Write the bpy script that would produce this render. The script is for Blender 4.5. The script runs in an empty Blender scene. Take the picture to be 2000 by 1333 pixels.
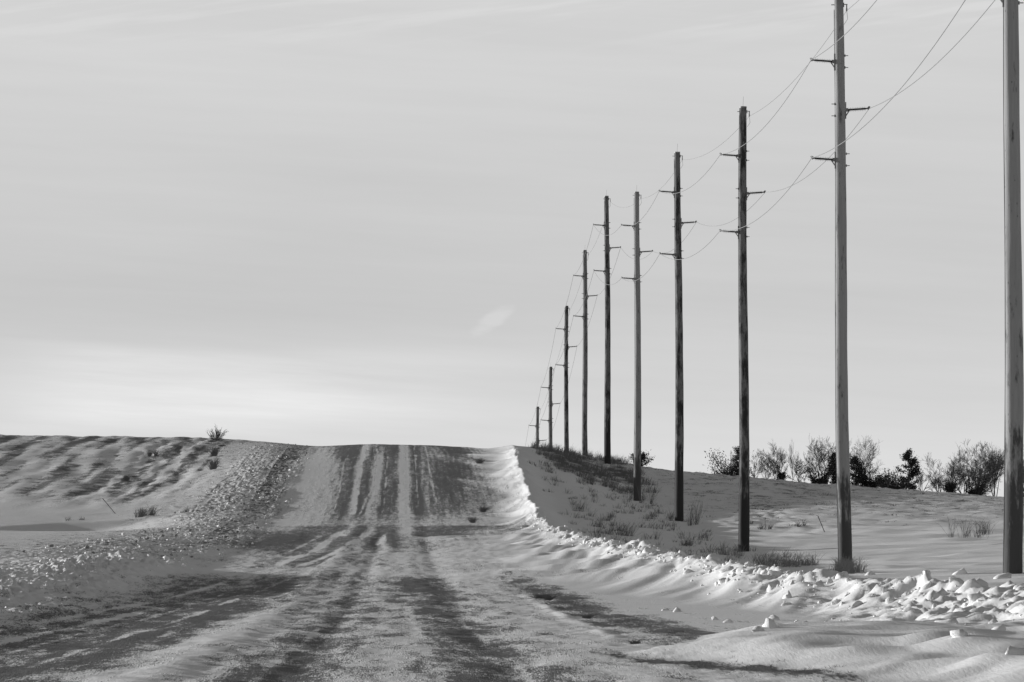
import bpy, math, random
import numpy as np
from mathutils import Vector, Matrix

# ------------------------------------------------------------------ camera, light, exposure
S = bpy.context.scene
COL = S.collection
F = 12000.0                 # focal length in photograph pixels (2000 wide)
VX, VY = 783.0, 985.0       # where the level road direction vanishes in the photograph
EYE = 1.6
cam_d = bpy.data.cameras.new('camera')
cam_d.sensor_width = 36.0
cam_d.lens = 36.0 * F / 2000.0
cam_d.clip_start = 1.0
cam_d.clip_end = 30000.0
cam = bpy.data.objects.new('camera', cam_d)
COL.objects.link(cam)
cam.location = (0, 0, EYE)
yaw = math.atan((1000 - VX) / F)
pitch = math.atan((VY - 666.5) / F)
cam.rotation_euler = (math.radians(90) + pitch, 0, -yaw)
S.camera = cam

SUN_EL = math.radians(6.2)
SUN_AZ = math.radians(-64.0)    # from +Y (view direction) towards -X (left)
w = bpy.data.worlds.new('World')
S.world = w
w.use_nodes = True
nt = w.node_tree
nt.nodes.clear()
def wn(t, **kw):
    n = nt.nodes.new(t)
    for k, v in kw.items():
        setattr(n, k, v)
    return n
def wmath(op, a, b=None, c=None, clamp=False):
    n = wn('ShaderNodeMath', operation=op, use_clamp=clamp)
    for i, v in enumerate((a, b, c)):
        if v is None:
            continue
        if isinstance(v, (int, float)):
            n.inputs[i].default_value = v
        else:
            nt.links.new(v, n.inputs[i])
    return n.outputs[0]
def wrange(v, a, b, c, d, smooth=True):
    n = wn('ShaderNodeMapRange', interpolation_type='SMOOTHSTEP' if smooth else 'LINEAR')
    nt.links.new(v, n.inputs[0])
    for i, q in enumerate((a, b, c, d)):
        n.inputs[i + 1].default_value = q
    return n.outputs[0]
sky = wn('ShaderNodeTexSky', sky_type='NISHITA', sun_disc=False)
sky.sun_elevation = SUN_EL
sky.sun_rotation = SUN_AZ
sky.altitude = 300
sky.air_density = 1.0
sky.dust_density = 1.0
sky.ozone_density = 1.0
# black-and-white photograph taken through a warm filter: mostly the sky's red, some green
sep = wn('ShaderNodeSeparateColor')
nt.links.new(sky.outputs[0], sep.inputs[0])
lum = wmath('MAXIMUM', wmath('SUBTRACT', wmath('MULTIPLY', sep.outputs[0], 1.3), wmath('MULTIPLY', sep.outputs[2], 0.3)), 0.15)
# thin cloud sheets, long and flat near the horizon
tc = wn('ShaderNodeTexCoord')
sx = wn('ShaderNodeSeparateXYZ')
nt.links.new(tc.outputs['Generated'], sx.inputs[0])
az = wmath('ARCTAN2', sx.outputs[0], sx.outputs[1])
el = wmath('ARCSINE', sx.outputs[2])
def cloud(sa, se, seed, detail=4.0, rough=0.55, tilt=0.0):
    cx = wn('ShaderNodeCombineXYZ')
    nt.links.new(wmath('MULTIPLY', az, sa), cx.inputs[0])
    nt.links.new(wmath('ADD', wmath('MULTIPLY', el, se), wmath('MULTIPLY', az, tilt)), cx.inputs[1])
    cx.inputs[2].default_value = seed
    nz = wn('ShaderNodeTexNoise')
    nz.inputs['Scale'].default_value = 1.0
    nz.inputs['Detail'].default_value = detail
    nz.inputs['Roughness'].default_value = rough
    nt.links.new(cx.outputs[0], nz.inputs['Vector'])
    return nz.outputs[0]
c1 = cloud(9.0, 70.0, 3.1, 3.0, 0.5, 6.0)
c2 = cloud(16.0, 240.0, 8.4, 6.0, 0.62, 14.0)
deg = math.pi / 180
# the bright sheet low on the left, the greyer one above it
warp = wmath('MULTIPLY', wmath('SUBTRACT', c1, 0.5), 0.9 * deg)
elw = wmath('ADD', el, warp)
lowband = wmath('MULTIPLY', wrange(elw, 0.55*deg, 0.85*deg, 0.0, 1.0), wrange(elw, 1.35*deg, 1.65*deg, 1.0, 0.0))
leftish = wmath('MULTIPLY', wrange(az, -4.0*deg, -2.6*deg, 0.0, 1.0), wrange(az, -1.6*deg, 1.6*deg, 1.0, 0.0))
greyband = wmath('MULTIPLY', wrange(elw, 1.3*deg, 1.75*deg, 0.0, 1.0), wrange(elw, 1.9*deg, 3.6*deg, 1.0, 0.0))
greyleft = wrange(az, -1.5*deg, 2.5*deg, 1.0, 0.15)
tone = wmath('ADD', 1.0, wmath('MULTIPLY', wmath('SUBTRACT', c1, 0.5), 0.08))
tone = wmath('ADD', tone, wmath('MULTIPLY', wmath('SUBTRACT', c2, 0.5), 0.12))
tone = wmath('ADD', tone, wmath('MULTIPLY', wmath('MULTIPLY', lowband, wmath('ADD', leftish, wmath('MULTIPLY', wmath('MULTIPLY', leftish, wmath('SUBTRACT', c2, 0.5)), 3.0))), 0.125))
tone = wmath('SUBTRACT', tone, wmath('MULTIPLY', wmath('MULTIPLY', greyband, greyleft), 0.055))
# the small puff left of the poles and the wisps at the upper right
def puff(ac, ec, ra, re, rot, seed):
    da = wmath('DIVIDE', wmath('SUBTRACT', az, ac*deg), ra*deg)
    de = wmath('DIVIDE', wmath('SUBTRACT', wmath('SUBTRACT', el, ec*deg), wmath('MULTIPLY', wmath('SUBTRACT', az, ac*deg), rot)), re*deg)
    r = wmath('ADD', wmath('MULTIPLY', da, da), wmath('MULTIPLY', de, de))
    r = wmath('ADD', r, wmath('MULTIPLY', wmath('SUBTRACT', cloud(160.0, 500.0, seed, 4.0), 0.5), 1.8))
    return wrange(r, 0.0, 1.0, 1.0, 0.0)
tone = wmath('ADD', tone, wmath('MULTIPLY', puff(0.87, 1.73, 0.24, 0.11, 0.55, 1.2), 0.10))
wis = wmath('MULTIPLY', wrange(el, 4.1*deg, 4.6*deg, 0.0, 1.0), wrange(cloud(30.0, 420.0, 5.5, 4.0, 0.55, -60.0), 0.45, 0.68, 0.0, 1.0))
tone = wmath('ADD', tone, wmath('MULTIPLY', wis, 0.07))
# thin high haze: thick towards the horizon all round, thinning out overhead
veil = wrange(el, 3*deg, 38*deg, 0.94, 0.06)
veilv = wmath('ADD', wrange(el, -0.2*deg, 2.0*deg, 7.6, 6.25), wrange(el, 2.6*deg, 4.8*deg, 0.0, 0.45))
lum = wmath('MULTIPLY', wmath('ADD', wmath('MULTIPLY', lum, wmath('SUBTRACT', 1.0, veil)), wmath('MULTIPLY', veilv, veil)), tone)
bw = wn('ShaderNodeCombineColor')
for i in range(3):
    nt.links.new(lum, bw.inputs[i])
bg = wn('ShaderNodeBackground')
bg.inputs[1].default_value = 0.10
nt.links.new(bw.outputs[0], bg.inputs[0])
wo = wn('ShaderNodeOutputWorld')
nt.links.new(bg.outputs[0], wo.inputs[0])

sun_d = bpy.data.lights.new('sun', 'SUN')
sun_d.energy = 5.0
sun_d.angle = math.radians(0.6)
sun_d.color = (1, 1, 1)
sun = bpy.data.objects.new('sun', sun_d)
COL.objects.link(sun)
sv = Vector((math.sin(SUN_AZ) * math.cos(SUN_EL), math.cos(SUN_AZ) * math.cos(SUN_EL), math.sin(SUN_EL)))
sun.rotation_euler = (-sv).to_track_quat('-Z', 'Y').to_euler()
S.view_settings.view_transform = 'Standard'
S.view_settings.look = 'None'
S.view_settings.gamma = 1.0
S.view_settings.use_curve_mapping = False
S.view_settings.exposure = 0.0
S.cycles.max_bounces = 6
S.cycles.diffuse_bounces = 3

# ------------------------------------------------------------------ numpy noise
def _hash(ix, iy, seed):
    h = (ix.astype(np.int64) * 374761393 + iy.astype(np.int64) * 668265263 + seed * 1442695041) & 0xFFFFFFFF
    h = ((h ^ (h >> 13)) * 1274126177) & 0xFFFFFFFF
    h = (h ^ (h >> 16)) & 0xFFFFFFFF
    return h
def pn(x, y, seed=0):                       # gradient noise, about -0.7 .. 0.7
    x = np.asarray(x, float); y = np.asarray(y, float)
    x, y = np.broadcast_arrays(x, y)
    xi = np.floor(x); yi = np.floor(y)
    fx = x - xi; fy = y - yi
    u = fx * fx * fx * (fx * (fx * 6 - 15) + 10); v = fy * fy * fy * (fy * (fy * 6 - 15) + 10)
    def g(a, b):
        h = _hash(xi + a, yi + b, seed) * (2 * math.pi / 4294967296.0)
        return np.cos(h) * (fx - a) + np.sin(h) * (fy - b)
    a = g(0, 0) * (1 - u) + g(1, 0) * u
    b = g(0, 1) * (1 - u) + g(1, 1) * u
    return a * (1 - v) + b * v
def fbm(x, y, seed=0, octv=3, gain=0.5):
    s = 0; a = 1.0; t = 0
    for i in range(octv):
        s = s + a * pn(x * 2 ** i, y * 2 ** i, seed + i * 17); t += a; a *= gain
    return s / t
def billow(x, y, seed=0, octv=2):
    s = 0; a = 1.0; t = 0
    for i in range(octv):
        s = s + a * np.abs(pn(x * 2 ** i, y * 2 ** i, seed + i * 31)); t += a; a *= 0.55
    return s / t * 2
def sm(x, a, b):
    t = np.clip((np.asarray(x, float) - a) / (b - a), 0, 1)
    return t * t * (3 - 2 * t)

# ------------------------------------------------------------------ the lie of the land
# drop below eye level (in a frame tilted by TILT), by distance, for columns across the road
TILT = (VY - 900.0) / F
COLS = {
 -400: [(0, 1.0), (100, 1.6), (250, 2.4), (350, 2.4), (440, .3), (520, -2.3), (580, -1.8), (650, 2), (800, 13), (1400, 20)],
 -60: [(0, 1.2), (100, 1.9), (250, 2.7), (350, 2.8), (440, .5), (480, -1.2), (520, -2.25), (560, -2.1), (619, 0), (700, 6), (800, 13), (1400, 20)],
 -34: [(0, 1.4), (100, 2.1), (250, 2.95), (295, 3.3), (318, 3.85), (334, 3.85), (350, 2.95), (400, 1.8), (440, .6), (480, -1.1), (520, -2.2), (560, -2.0), (619, 0), (700, 6), (800, 13), (1400, 20)],
 -16: [(0, 1.4), (55, 1.9), (100, 2.2), (150, 2.6), (200, 2.8), (250, 3.1), (295, 3.35), (318, 3.85), (334, 3.85), (350, 2.95), (400, 2.0), (440, .75), (480, -1.0), (520, -2.0), (560, -1.6), (619, 1), (700, 6), (800, 13), (1400, 20)],
 -10: [(0, 1.5), (55, 1.9), (100, 2.35), (150, 2.7), (200, 3.0), (250, 3.25), (300, 3.4), (350, 2.9), (400, 1.5), (440, .15), (488, -1.15), (520, -1.5), (560, -1.2), (619, 1), (700, 6), (800, 13), (1400, 20)],
 -7: [(0, 1.6), (40, 1.8), (55, 2.0), (70, 2.2), (90, 2.5), (110, 2.8), (150, 3.2), (190, 3.4), (225, 3.55), (250, 3.6), (290, 3.55), (320, 3.45), (357, 3.0), (400, 1.6), (440, .2), (488, -.85), (515, -1.2), (560, -.9), (619, 2), (700, 7), (800, 13), (1400, 20)],
 -3: [(0, 1.6), (40, 1.8), (55, 2.0), (70, 2.2), (90, 2.5), (110, 2.8), (150, 3.2), (190, 3.4), (225, 3.55), (250, 3.6), (290, 3.55), (320, 3.45), (357, 3.0), (400, 1.6), (440, .2), (488, -1.05), (515, -1.45), (560, -1.2), (619, 2), (700, 7), (800, 13), (1400, 20)],
 3: [(0, 1.6), (40, 1.8), (55, 2.0), (70, 2.2), (90, 2.5), (110, 2.8), (150, 3.2), (190, 3.4), (225, 3.55), (250, 3.6), (290, 3.55), (320, 3.45), (357, 3.0), (400, 1.65), (440, .25), (488, -.95), (515, -1.3), (560, -1.1), (619, 2), (700, 7), (800, 13), (1400, 20)],
 7.2: [(0, 1.65), (40, 1.8), (55, 2.0), (70, 2.2), (90, 2.5), (110, 2.8), (150, 3.2), (190, 3.4), (225, 3.55), (250, 3.6), (290, 3.55), (320, 3.5), (357, 3.1), (400, 1.8), (440, .4), (488, -.7), (515, -1.0), (560, -.6), (619, 2.5), (700, 7), (800, 13), (1400, 20)],
 11: [(0, 1.5), (55, 2.0), (110, 2.75), (150, 3.05), (190, 3.5), (225, 3.85), (290, 4.1), (350, 3.4), (400, 2.0), (440, .6), (488, -.75), (512, -1.1), (560, .6), (619, 4), (700, 9), (800, 15), (1400, 20)],
 16: [(0, 1.5), (55, 2.1), (110, 2.75), (162, 3.05), (225, 4.2), (293, 4.55), (358, 3.6), (400, 3.3), (423, 3.0), (455, 1.6), (488, .3), (510, -.45), (530, .6), (554, 2.4), (619, 5.8), (685, 10.9), (750, 14.8), (800, 16), (1400, 20)],
 21: [(0, 1.4), (55, 2.0), (110, 2.7), (162, 3.1), (225, 3.95), (293, 4.3), (358, 3.6), (423, 2.7), (460, 1.6), (500, .62), (530, 1.5), (560, 3.3), (619, 6), (700, 11), (800, 16), (1400, 20)],
 28: [(0, 1.2), (110, 2.5), (162, 3.0), (225, 3.6), (293, 4.0), (358, 3.5), (423, 2.7), (460, 2.0), (500, 1.33), (530, 2.0), (560, 3.5), (619, 6), (700, 11), (800, 16), (1400, 20)],
 34: [(0, 1.2), (110, 2.4), (162, 2.9), (225, 3.5), (293, 3.8), (358, 3.5), (423, 2.9), (460, 2.4), (500, 1.9), (530, 2.3), (560, 3.7), (619, 6), (700, 11), (800, 16), (1400, 20)],
 42: [(0, 1.2), (162, 2.9), (225, 3.4), (293, 3.7), (358, 3.5), (423, 3.1), (460, 2.8), (500, 2.45), (530, 2.8), (560, 4.0), (619, 6.2), (700, 11), (800, 16), (1400, 20)],
 50: [(0, 1.2), (162, 2.9), (225, 3.4), (293, 3.7), (358, 3.6), (423, 3.4), (460, 3.25), (500, 3.1), (530, 3.4), (560, 4.4), (619, 6.5), (700, 11), (800, 16), (1400, 20)],
 120: [(0, 1.2), (162, 2.9), (225, 3.6), (293, 4.2), (358, 4.6), (423, 5), (500, 5.6), (560, 6.5), (619, 8), (700, 11), (800, 16), (1400, 20)],
 400: [(0, 1.2), (162, 2.9), (225, 3.6), (293, 4.2), (358, 4.6), (423, 5), (500, 5.6), (560, 6.5), (619, 8), (700, 11), (800, 16), (1400, 20)],
}
GX0, GX1, GDX = -60.0, 60.0, 0.5
GY0, GY1, GDY = -30.0, 1400.0, 2.0
gx = np.arange(GX0, GX1 + 1e-6, GDX)
gy = np.arange(GY0, GY1 + 1e-6, GDY)
cx = sorted(COLS)
colv = np.array([np.interp(gy, [p[0] for p in COLS[c]], [p[1] for p in COLS[c]]) for c in cx])
G = np.array([np.interp(gx, cx, colv[:, j]) for j in range(len(gy))])      # [y, x]
def blur(A, sig, axis):
    n = int(sig * 3) + 1
    k = np.exp(-0.5 * (np.arange(-n, n + 1) / sig) ** 2); k /= k.sum()
    P = np.concatenate([np.repeat(A.take([0], axis), n, axis), A, np.repeat(A.take([-1], axis), n, axis)], axis)
    out = 0
    for i, kk in enumerate(k):
        out = out + kk * P.take(range(i, i + A.shape[axis]), axis)
    return out
G = blur(blur(G, 3.2, 0), 2.0, 1)
def base_h(X, Y):
    fx = np.clip((X - GX0) / GDX, 0, len(gx) - 1.001); fy = np.clip((Y - GY0) / GDY, 0, len(gy) - 1.001)
    ix = fx.astype(int); iy = fy.astype(int); u = fx - ix; v = fy - iy
    return (G[iy, ix] * (1 - u) + G[iy, ix + 1] * u) * (1 - v) + (G[iy + 1, ix] * (1 - u) + G[iy + 1, ix + 1] * u) * v
RBX = [(0, 11), (60, 10.8), (75, 10.4), (90, 10), (107, 9.6), (123, 9), (156, 8.1), (201, 7.5), (300, 7.0), (370, 7.7), (440, 8.3), (510, 9.2), (600, 9.4)]
RBA = [(0, .4), (70, .38), (85, .44), (107, .45), (130, .48), (160, .56), (215, .58), (240, .5), (290, .42), (310, .55), (345, .75), (380, .55), (410, .7), (450, .6), (480, .45), (500, .28), (515, .18), (560, 0)]
RBW = [(0, 5.0), (75, 4.4), (90, 3.8), (110, 3.0), (150, 4.2), (200, 5.0), (280, 4.2), (320, 2.8), (400, 2.6), (600, 2.4)]
def wd_near(X, Y):                      # where the smooth drift lies at the near right
    return (X - 2.5 + .45 * pn(Y / 5., X * .5, 15)) - np.abs(Y - 70) / 8.0 - 3 * sm(Y, 84, 96)
def ip(t, Y):
    return np.interp(Y, [p[0] for p in t], [p[1] for p in t])
def height(X, Y, fine=True):
    X = np.asarray(X, float); Y = np.asarray(Y, float)
    X, Y = np.broadcast_arrays(X, Y)
    h = base_h(X, Y)
    # left ploughed bank, ends abruptly at about 185 m; lower rubble runs on up the hill
    lx = -6.75 - 0.25 * np.sin(Y * 0.05) - sm(Y, 120, 190) * 0.4
    la = (0.10 + .26 * sm(Y, 125, 165)) * (1 - sm(Y, 176, 192)) * (0.8 + 0.5 * fbm(Y / 5.0, Y * 0 + 3, 5, 2))
    u = X - lx
    lb = la * np.where(u > 0, np.exp(-(u / 0.75) ** 2), np.exp(-(u / 2.3) ** 2))
    # right bank
    rx = ip(RBX, Y) + 0.35 * pn(Y / 9.0, Y * 0 + .5, 77)
    ra = ip(RBA, Y) * (1.0 + 0.5 * fbm(Y / 6.0, Y * 0 + 9, 8, 2))
    wl = ip(RBW, Y) * (1 + (0.35 + .55 * sm(Y, 320, 345)) * pn(Y / 11.0, Y * 0 + 7.7, 99))
    u2 = X - rx
    wl = wl * .85
    t = np.clip((u2 + wl) / wl, 0, 1)
    rb = ra * np.where(u2 < 0, t ** 2.2, np.exp(-(u2 / (1.25 + 1.3 * sm(Y, 420, 500))) ** 2))
    # wind flutes running diagonally up the sunlit face
    face = np.where(u2 < 0, np.clip(t * 1.4, 0, 1) * np.clip((1 - t) * 3 + .25, 0, 1), np.exp(-(u2 / .8) ** 2) * .25)
    c = X - 0.125 * Y
    fl = (pn(c / 1.35, Y / 26.0, 21) + (.35 - .2 * sm(Y, 125, 150)) * pn(c / 0.42, Y / 13.0, 22)) * (0.42 - .26 * sm(Y, 300, 350)) * face * np.clip(ra / .7, 0, 1)
    # finger drifts lying across the road edge
    dmask = sm(X, .5, 4.5) * (1 - sm(X, 8, 9.5))
    drift = np.clip(fbm(X / 5.0 + Y * 0.05, Y / 7.0, 41, 2) + .1, 0, 1) * 0.42 * dmask * (sm(Y, 158, 175) * (1 - sm(Y, 305, 330)) + .25 * sm(Y, 340, 360))
    drift = drift + .5 * np.clip(fbm(X / 9.0, (Y + 3 * X) / 12.0, 43, 2) + .05, 0, 1) * sm(X, 2.5, 6.5) * (1 - sm(X, 8.5, 10)) * sm(Y, 335, 355) * (1 - sm(Y, 500, 515))
    # the smooth drift at the near right
    wd = wd_near(X, Y)
    d2 = 0.15 * sm(wd, 0, 1.3) * (1 - .6 * sm(X, 6, 9))
    d2 = d2 + .045 * np.clip(.3 + 1.6 * pn(Y / 3.0, X * 1.5, 18), 0, 1) * np.exp(-((X - 2.9 - .16 * pn(Y / 6., Y * 0, 16)) / .09) ** 2) * sm(Y, 76, 84) * (1 - sm(Y, 135, 150))
    dn = 0.24 * (.22 * (1 - 2.6 * np.abs(pn((X + .05 * Y) / 2.4, Y / 2.6, 64))) + np.clip(fbm((X - .10 * Y) / 2.2, Y / 6.0, 61, 2) + .1, 0, 1) + .35 * np.clip(pn((X - .2 * Y) / .9, Y / 4.0, 63), 0, 1)) * sm(X, 3, 5) * (1 - sm(Y, 80, 92))
    z = EYE - h + TILT * Y
    z = z + lb + rb + fl + drift + d2 + dn
    z = z + 0.05 * fbm(X / 7.0, Y / 11.0, 1, 2) * (sm(np.abs(X), 4, 9))
    # right ditch and field: low snow dunes, then hummocky stubble
    rf = sm(X, 10.5, 14)
    z = z + rf * (0.22 * (1 - 2.4 * np.abs(fbm(X / 9.0, (Y + X * .8) / 12.0, 51, 2))) + .09 * (1 - 2.6 * np.abs(pn(X / 5.0, (Y + X * .5) / 4.5, 52))) - .16) * (1 - sm(Y, 330, 400) * .5)
    # undercut lip of the field above the left ditch
    lip = 341 + 4 * pn(X / 5.0, X * 0, 81) + .8 * (X + 16)
    z = z - .30 * sm(-X, 12.0, 17) * (1 - sm(Y, lip - 2.2, lip + 2.2)) * sm(Y, 296, 334)
    if fine:
        # rubble on the right bank
        rub = np.exp(-((u2 + .1) / (1.05 - .5 * sm(Y, 118, 150))) ** 2) * np.clip(ra / .55, 0, 1) * (1 - sm(Y, 260, 420) * .65)
        near = np.exp(-((u2 + 1.0) / 1.5) ** 2) * (1 - sm(Y, 92, 118)) * sm(Y, 68, 84)
        rub = np.clip(rub + near * .8, 0, 1)
        rg = (1 - 2.6 * np.abs(pn(X / 1.0 + .4 * pn(X, Y, 9), Y / 2.0, 101))) * .17 + (1 - 2.6 * np.abs(pn(X / .34, Y / .8, 102))) * .07
        lumpy = np.clip(.65 + 1.2 * pn(X / 1.9, Y / 5.0, 103), 0, 1)
        z = z + rub * lumpy * (rg * (1.15 + .45 * (1 - sm(Y, 115, 140))) - .12 + pn(X / .17, Y / .35, 104) * .07)
        # rubble left
        lr = np.exp(-((u + 1.3) / 1.8) ** 2) * (1 - sm(Y, 178, 192))
        far = sm(Y, 170, 215) * np.exp(-((X + 9.3 + (Y - 300) * .006) / 2.2) ** 2) * .8 * (1 - .55 * sm(Y, 440, 500))
        wide = sm(Y, 170, 200) * (1 - sm(Y, 400, 470)) * sm(X, -17, -11) * (1 - sm(X, -7.5, -6.6)) * .75
        L = np.clip(lr + far + wide, 0, 1) * np.clip(.95 + 1.4 * fbm(X / 2.2, Y / 14.0, 117, 2), .3, 1.4)
        z = z + L * (1 + 1.3 * (1 - sm(Y, 175, 200))) * ((1 - 2.6 * np.abs(pn(X / .5, Y / 1.3, 111))) * .055 + (1 - 2.6 * np.abs(pn(X / .22, Y / .7, 112))) * .04 + pn(X / .15, Y / .4, 114) * .05)
        # stubble and clod hummocks of the two fields
        fr = sm(X, 12, 19) * sm(Y, 300, 380)
        z = z + fr * ((billow((X + .35 * Y) / 1.5, Y / 2.2, 121, 2) - .3) * .20 + pn(X / .7, Y / 1.2, 122) * .08)
        z = z + sm(X, 10, 14) * (.04 * fbm(X / 1.6, Y / 1.6, 123, 3)) + sm(-X, 10, 14) * .04 * fbm(X / 1.8, Y / 1.8, 124, 3)
        fll = sm(-X, 11, 17) * sm(Y, 345, 400)
        z = z + fll * (fbm(X / 1.4, Y / 26.0, 131, 3) * .26 + .06 * pn(X / .8, Y / 2.2, 133))
        # wheel ruts and loose gravel
        rd = sm(X, -6.6, -5.6) * (1 - sm(X, 3.2, 4.6))
        rut = -.035 * (np.exp(-((X + 1.0) / .28) ** 2) + np.exp(-((X - 1.15) / .35) ** 2) + .7 * np.exp(-((X + 4.3) / .5) ** 2)) + .04 * np.exp(-((X + 2.3) / .4) ** 2)
        rut = rut * (1 - .75 * sm(Y, 270, 350))
        z = z + rd * (rut + .034 * (1 - .6 * sm(Y, 280, 380)) * fbm(X / .45, Y / 3.2, 141, 3) + .018 * pn(X / .13, Y / .7, 146))
    return z

def project(X, Y, z):
    return VX + F * X / Y, VY + F * (EYE - z) / Y
def ground_at(px, py, y0=45.0, y1=600.0):
    Y = np.arange(y0, y1, .5)
    X = (px - VX) / F * Y
    zr = EYE - (py - VY) / F * Y
    zg = height(X, Y, False)
    hit = np.nonzero(zg >= zr)[0]
    i = hit[0] if len(hit) else int(np.argmin(zr - zg))
    return float(X[i]), float(Y[i]), float(height(X[i], Y[i]))
def H1(x, y):
    return float(height(np.array([x]), np.array([y]))[0])

# how bare of snow each spot is: 0 deep snow, 1 swept gravel
BX = np.array([-9, -6.9, -6.4, -5.7, -4.6, -4.1, -3.3, -2.95, -2.6, -2.2, -1.85, -1.5, -1.1, -.7, -.3, .1, .45, .8, 1.2, 1.6, 2.1, 2.8, 3.2, 3.7, 4.2, 4.8, 6.5, 8])
B = {
 50:  [0, .1, .3, .60, .75, .9, .85, .6, .15, .10, .25, .55, .85, .75, .45, .35, .55, .75, .70, .5, .3, .2, .2, .1, 0, 0, 0, 0],
 85:  [0, .1, .3, .60, .75, .9, .88, .6, .15, .12, .25, .50, .75, .60, .40, .35, .60, .80, .70, .4, .25, .2, .25, .75, .9, .3, 0, 0],
 130: [0, .1, .3, .60, .75, .92, .85, .7, .45, .30, .35, .45, .55, .55, .50, .60, .75, .80, .65, .4, .25, .3, .75, .85, .3, 0, 0, 0],
 165: [0, .0, .3, .55, .65, .80, .90, .88, .75, .60, .45, .45, .50, .50, .60, .85, .9, .85, .55, .3, .2, .6, .85, .3, 0, 0, 0, 0],
 185: [0, .0, .1, .20, .30, .30, .35, .40, .40, .35, .35, .35, .30, .30, .30, .35, .35, .3, .3, .2, .15, .1, .1, 0, 0, 0, 0, 0],
 215: [.1, .1, .2, .35, .45, .50, .75, .88, .85, .30, .80, .90, .35, .70, .25, .25, .45, .3, .2, .1, .1, .1, .1, 0, 0, 0, 0, 0],
 284: [.2, .3, .5, .85, .80, .90, .85, .85, .80, .85, .70, .70, .90, .30, .85, .40, .25, .2, .2, .15, .1, .1, .1, .1, 0, 0, 0, 0],
 262: [.2, .3, .6, .85, .80, .90, .35, .85, .90, .85, .30, .70, .90, .30, .85, .40, .25, .3, .35, .25, .1, .1, .1, .1, 0, 0, 0, 0],
 291: [.3, .4, .7, .80, .75, .70, .80, .85, .35, .85, .85, .30, .85, .90, .85, .35, .30, .85, .9, .85, .8, .8, .7, .6, .45, .3, .1, 0],
 318: [.3, .3, .5, .5, .6, .6, .7, .7, .35, .7, .7, .30, .8, .85, .85, .35, .30, .85, .9, .85, .85, .9, .9, .85, .8, .7, .4, 0],
 326: [.3, .2, .15, .15, .2, .35, .45, .40, .35, .50, .40, .40, .50, .65, .60, .35, .25, .5, .55, .5, .55, .5, .5, .5, .45, .4, .2, 0],
 360: [.4, .2, .15, .25, .35, .60, .90, .45, .92, .85, .40, .50, .90, .92, .80, .25, .25, .85, .9, .6, .75, .8, .8, .7, .6, .6, .2, 0],
 430: [.4, .3, .15, .20, .45, .85, .92, .25, .90, .92, .55, .25, .90, .95, .85, .22, .30, .75, .88, .6, .8, .85, .8, .8, .7, .6, .2, 0],
 480: [.4, .5, .30, .40, .75, .92, .92, .25, .50, .92, .92, .50, .92, .95, .90, .30, .35, .80, .92, .75, .7, .6, .7, .9, .8, .8, .3, 0],
 520: [.4, .5, .5, .55, .8, .92, .92, .35, .40, .92, .92, .80, .92, .95, .90, .40, .45, .85, .92, .85, .9, .9, .9, .9, .9, .9, .5, .1],
}
BY = sorted(B)
BM = np.array([B[k] for k in BY])
TRACKS = [
    ((345, 430, 520), (-2.75, -2.82, -2.9), .13, .65), ((345, 400, 440, 520), (-2.1, -1.55, -1.62, -2.1), .10, .6), ((345, 400, 440, 520), (-2.4, -1.85, -1.85, -2.35), .06, .5),
    ((345, 430, 520), (.0, .05, .0), .17, .5), ((345, 430, 520), (.34, .42, .5), .07, .45), ((360, 520), (1.02, 1.1), .05, .5), ((350, 520), (-3.9, -4.1), .05, .35), ((350, 470), (-1.05, -1.0), .04, .4), ((370, 520), (2.1, 1.9), .06, .4),
    ((200, 240, 300), (-3.3, -2.5, -1.7), .14, .7), ((205, 250, 310), (-4.2, -3.4, -2.9), .2, .7), ((205, 245, 300), (-1.7, -1.2, -.7), .10, .6), ((200, 260, 310), (-2.7, -2.0, -1.4), .06, .6), ((205, 250, 290), (-5.2, -4.3, -3.8), .12, .5),
    ((52, 90, 130, 175), (-3.75, -3.85, -3.7, -3.1), .07, .6), ((52, 90, 150), (-4.5, -4.6, -4.2), .05, .5), ((52, 80, 120), (-5.0, -5.1, -4.9), .10, .6), ((60, 110, 165), (-5.7, -5.6, -4.8), .09, .6), ((52, 75, 100), (-3.3, -3.25, -3.3), .04, .5),
    ((52, 75, 100), (-1.35, -1.3, -1.2), .05, .5), ((52, 85, 130), (.35, .25, .1), .06, .4), ((52, 80, 110), (1.25, 1.15, 1.0), .04, .4),
]
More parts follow.
